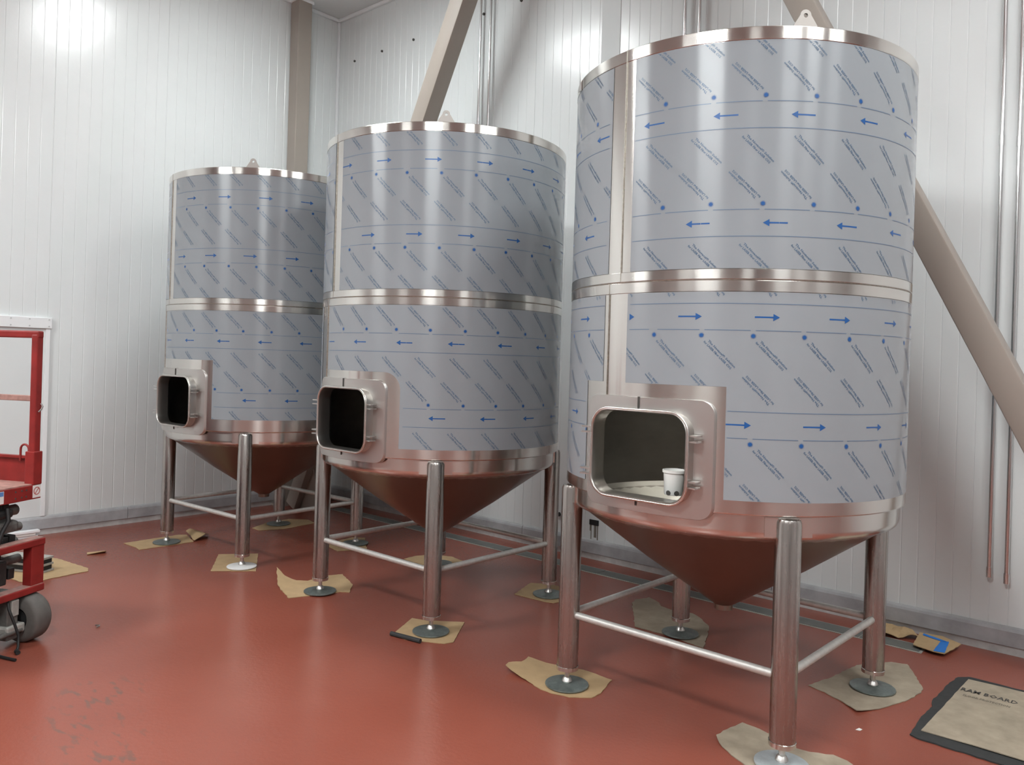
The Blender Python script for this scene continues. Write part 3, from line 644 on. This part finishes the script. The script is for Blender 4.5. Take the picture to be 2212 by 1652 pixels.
flat_text('printed_title', 'RAM BOARD', .062, .245, M['print'], bd, .02, .632, .0085)
flat_text('printed_subtitle', 'FLOOR PROTECTION', .036, .20, M['print_grey'], bd, .045, .560, .0085)

# odds and ends by the lift and the left wall
for i, (z, yy, ln, mm) in enumerate(((0.0, -2.97, .42, 'trim_white'), (.022, -2.99, .40, 'plastic'), (.044, -2.96, .45, 'trim_white'))):
    t = obj('trim_offcut', bx(.035 + .012 * i, .10 + .008 * i, yy - ln, yy, z + .001, z + .022, bev=.003), M[mm])
    tag(t, ('bottom', 'middle', 'topmost')[i] + ' of the three white trim offcuts stacked by the left curb', 'offcut', 'white trim offcuts by the left curb')
ch = thing('metal_channel', 'grey slotted metal channel lying on the cardboard behind the red lift', 'channel', (1.30, -3.30, .007), radians(208))
obj('channel_web', bx(0, .5, -.06, .06, 0, .012), M['pale_iron'], ch)
for z in (.045, .09): obj('channel_flange', bx(0, .5, -.055, .055, z, z + .014), M['pale_iron'], ch)
obj('channel_core', bx(.01, .49, -.05, .05, .012, .10), M['black'], ch)
cv = bmesh.new(); path_tube(cv, [(2.66, -3.50, .004), (2.68, -3.485, .006), (2.70, -3.492, .009), (2.70, -3.51, .004)], .003, 6)
tag(obj('wire_scrap', cv, M['grey_iron']), 'tiny curled wire scrap on the open floor right of the lift', 'wire')
pb = obj('paper_scrap', poly_slab([(6.30, -1.66), (6.318, -1.655), (6.322, -1.635), (6.306, -1.632)], .0006, .0015, .001, .02), M['plastic']); tag(pb, 'tiny pale paper speck on the floor between the feet of the right tank', 'speck')

# ------------------------------------------------------------------ scissor lift at the left edge
lf = thing('scissor_lift', 'red scissor lift with guard rails and grey wheels cut off by the left edge', 'lift', (2.628, -3.797, 0), radians(208))
Lx, Ly = 1.75, 0.76
obj('platform_frame', bx(0, Lx, 0, Ly, .768, .846, bev=.004), M['red'], lf)
obj('deck_plate', bx(.006, Lx - .006, .012, Ly - .012, .844, .852), M['red_worn'], lf)
pf = obj('toe_board', bx(.03, Lx, .0, .012, .85, .995), M['red'], lf)
bm = bx(.03, Lx, .0, .03, .985, .998); obj('toe_board_lip', bm, M['red'], pf)
obj('toe_board', bx(.03, Lx, Ly - .012, Ly, .85, .995), M['red'], lf)
for y in (.0, Ly - .06):
    obj('post_sleeve', bx(-.004, .056, y, y + .06, .846, 1.028, bev=.004), M['red'], lf)
    obj('rail_post', bx(.004, .046, y + .008, y + .052, 1.02, 1.672, bev=.008), M['red'], lf)
    obj('rail_post', bx(Lx - .05, Lx - .008, y + .008, y + .052, .846, 1.672, bev=.008), M['red'], lf)
    obj('top_rail', bx(.0, Lx, y + .010, y + .050, 1.650, 1.690, bev=.008), M['red'], lf)
    obj('mid_rail', bx(.04, Lx, y + .018, y + .042, 1.302, 1.334, bev=.004), M['red_worn'], lf)
bm = bmesh.new(); path_tube(bm, [(.115, .03, .97), (.115, .03, 1.03)] + [(.088 + .027 * cos(radians(q)), .03, 1.035 + .027 * sin(radians(q))) for q in range(0, 181, 20)] + [(.061, .03, .99)], .006, 8)
obj('lanyard_loop', bm, M['red'], lf, 50)
bm = bmesh.new(); path_tube(bm, [(.0, .02, 1.29), (-.012, .02, 1.275), (-.014, .03, 1.26), (-.006, .04, 1.245)], .005, 6); obj('chain_hook', bm, M['conduit'], lf, 50)
obj('lanyard_sticker', bx(.057, .080, .016, .020, .925, .985, bev=.0015), M['decal_blue'], lf)
ns = obj('warning_sticker', bx(-.0012, .0, .003, .058, .776, .844), M['decal'], lf)
rg = lathe([(.017, 0), (.022, 0), (.022, .0008), (.017, .0008)], 24, True)
bmesh.ops.transform(rg, matrix=Matrix.Translation((-.0012, .031, .812)) @ Matrix.Rotation(-pi / 2, 4, 'Y'), verts=rg.verts[:])
box(rg, -.0020, -.0012, -.0022, .0022, -.019, .019, mtx=Matrix.Translation((0, .031, .812)) @ Matrix.Rotation(radians(40), 4, 'X'))
obj('prohibition_ring', rg, M['decal_red'], ns)
ws = obj('data_sticker', bx(-.0012, .0, .245, .36, .775, .840), M['decal'], lf)
obj('sticker_band', bx(-.0020, -.0012, .248, .357, .815, .838), M['decal_blue'], ws)
for y, z in ((.10, .79), (.10, .825), (.13, .79), (.13, .825), (.17, .79), (.17, .825)):
    obj('bolt_hole', tb((-.0015, y, z), (.004, y, z), .005, 8), M['gap'], lf)
# folded scissor pack
for i in range(4):
    z = .42 + i * .088
    for y in (.13, .58):
        s = 1 if i % 2 else -1
        obj('scissor_arm', bx(-.82, .82, -.02, .02, -.03, .03, bev=.004, mtx=Matrix.Translation((.87, y + (.045 if i % 2 else 0), z)) @ Matrix.Rotation(radians(3.0 * s), 4, 'Y')), M['dark_iron'], lf)
    obj('pivot_tube', tb((.09 + .03 * (i % 2), .05, z + .02), (.09 + .03 * (i % 2), .70, z + .02), .030 if i % 2 else .024, 14), M['grey_iron'], lf, 40)
for y, z, l in ((.22, .70, 3.5), (.34, .61, -3.5), (.22, .54, -3.0), (.42, .49, 3.0)):
    obj('scissor_arm', bx(-.80, .80, -.022, .022, -.035, .035, bev=.004, mtx=Matrix.Translation((.85, y, z)) @ Matrix.Rotation(radians(l), 4, 'Y')), M['dark_iron'], lf)
obj('arm_knuckle', bx(.035, .17, .10, .30, .60, .665, bev=.02), M['grey_iron'], lf)
obj('arm_knuckle', bx(.03, .15, .14, .34, .68, .735, bev=.02), M['dark_iron'], lf)
bm = bmesh.new(); path_tube(bm, [(.02, .20, .74), (.00, .21, .68), (.01, .24, .62), (.0, .27, .57), (.03, .30, .50)], .011, 8); obj('hydraulic_hose', bm, M['black'], lf, 50)
obj('hydraulic_cylinder', tb((.15, .30, .40), (1.2, .34, .60), .035, 14), M['dark_iron'], lf, 40)
obj('chassis', bx(.10, Lx - .05, .15, Ly - .1, .13, .42, bev=.01), M['grey_iron'], lf)
obj('battery_tray', bx(.03, .3, .18, .62, .33, .46, bev=.008), M['dark_iron'], lf)
# red bumper frame on the end
obj('bumper_bar', bx(-.035, .03, -.008, Ly, .515, .552, bev=.006), M['red'], lf)
obj('bumper_step', bx(-.030, .028, .0, Ly - .004, .551, .556), M['red_worn'], lf)
obj('bumper_bar', bx(-.035, .03, -.008, Ly, .262, .300, bev=.006), M['red'], lf)
obj('bumper_step', bx(-.030, .028, .0, Ly - .004, .299, .303), M['red_worn'], lf)
for y in (-.006, Ly - .10): obj('bumper_post', bx(-.028, .030, y, y + .085, .29, .52, bev=.003), M['red'], lf)
# wheels
def wheel(x, y, s):
    prof = [(.060, 0), (.105, 0), (.120, .006), (.128, .018), (.130, .05), (.128, .095), (.120, .107), (.105, .113), (.06, .113)]
    bm = lathe(prof, 48); mt = Matrix.Translation((x, y, .13)) @ Matrix.Rotation(-pi / 2 * s, 4, 'X'); bmesh.ops.transform(bm, matrix=mt, verts=bm.verts[:])
    wo = obj('wheel', bm, M['tyre'], lf, 35)
    bm = lathe([(.0005, .03), (.05, .032), (.062, .04), (.100, .044), (.104, .02), (.104, .10), (.098, .085), (.05, .08), (.045, .10), (.0005, .102)], 32); bmesh.ops.transform(bm, matrix=mt, verts=bm.verts[:])
    obj('hub', bm, M['dark_iron'], wo, 35)
wheel(.015, .006, 1); wheel(.015, Ly - .006, -1); wheel(Lx - .18, .006, 1); wheel(Lx - .18, Ly - .006, -1)
obj('axle_bracket', bx(-.02, .10, .15, .22, .045, .30, bev=.006), M['grey_iron'], lf)
obj('axle_plate', bx(-.03, .02, .155, .20, .17, .255, bev=.004), M['pale_iron'], lf)
obj('steering_arm', bx(-.04, .04, .12, .24, .075, .125, bev=.01), M['pale_iron'], lf)
obj('tie_rod', tb((-.03, .14, .09), (-.03, .62, .085), .014, 10), M['grey_iron'], lf, 40)
obj('axle_beam', bx(.03, .12, .14, .62, .09, .16, bev=.008), M['dark_iron'], lf)
bm = bmesh.new(); path_tube(bm, [(-.01, .21, .26), (-.04, .23, .22), (-.06, .215, .15), (-.075, .20, .08), (-.085, .21, .025), (-.10, .235, .008)], .007, 8); obj('charge_cable', bm, M['black'], lf, 50)
obj('cable_plug', tb((-.10, .235, .012), (-.125, .25, .012), .012, 10), M['black'], lf, 40)
bm = bmesh.new(); path_tube(bm, [(2.70, -4.09, .008), (2.80, -4.05, .008), (2.88, -4.025, .009), (2.945, -3.998, .008)], .008, 8)
tag(obj('floor_cable', bm, M['black'], None, 50), 'short black cable end lying on the floor below the lift', 'cable')
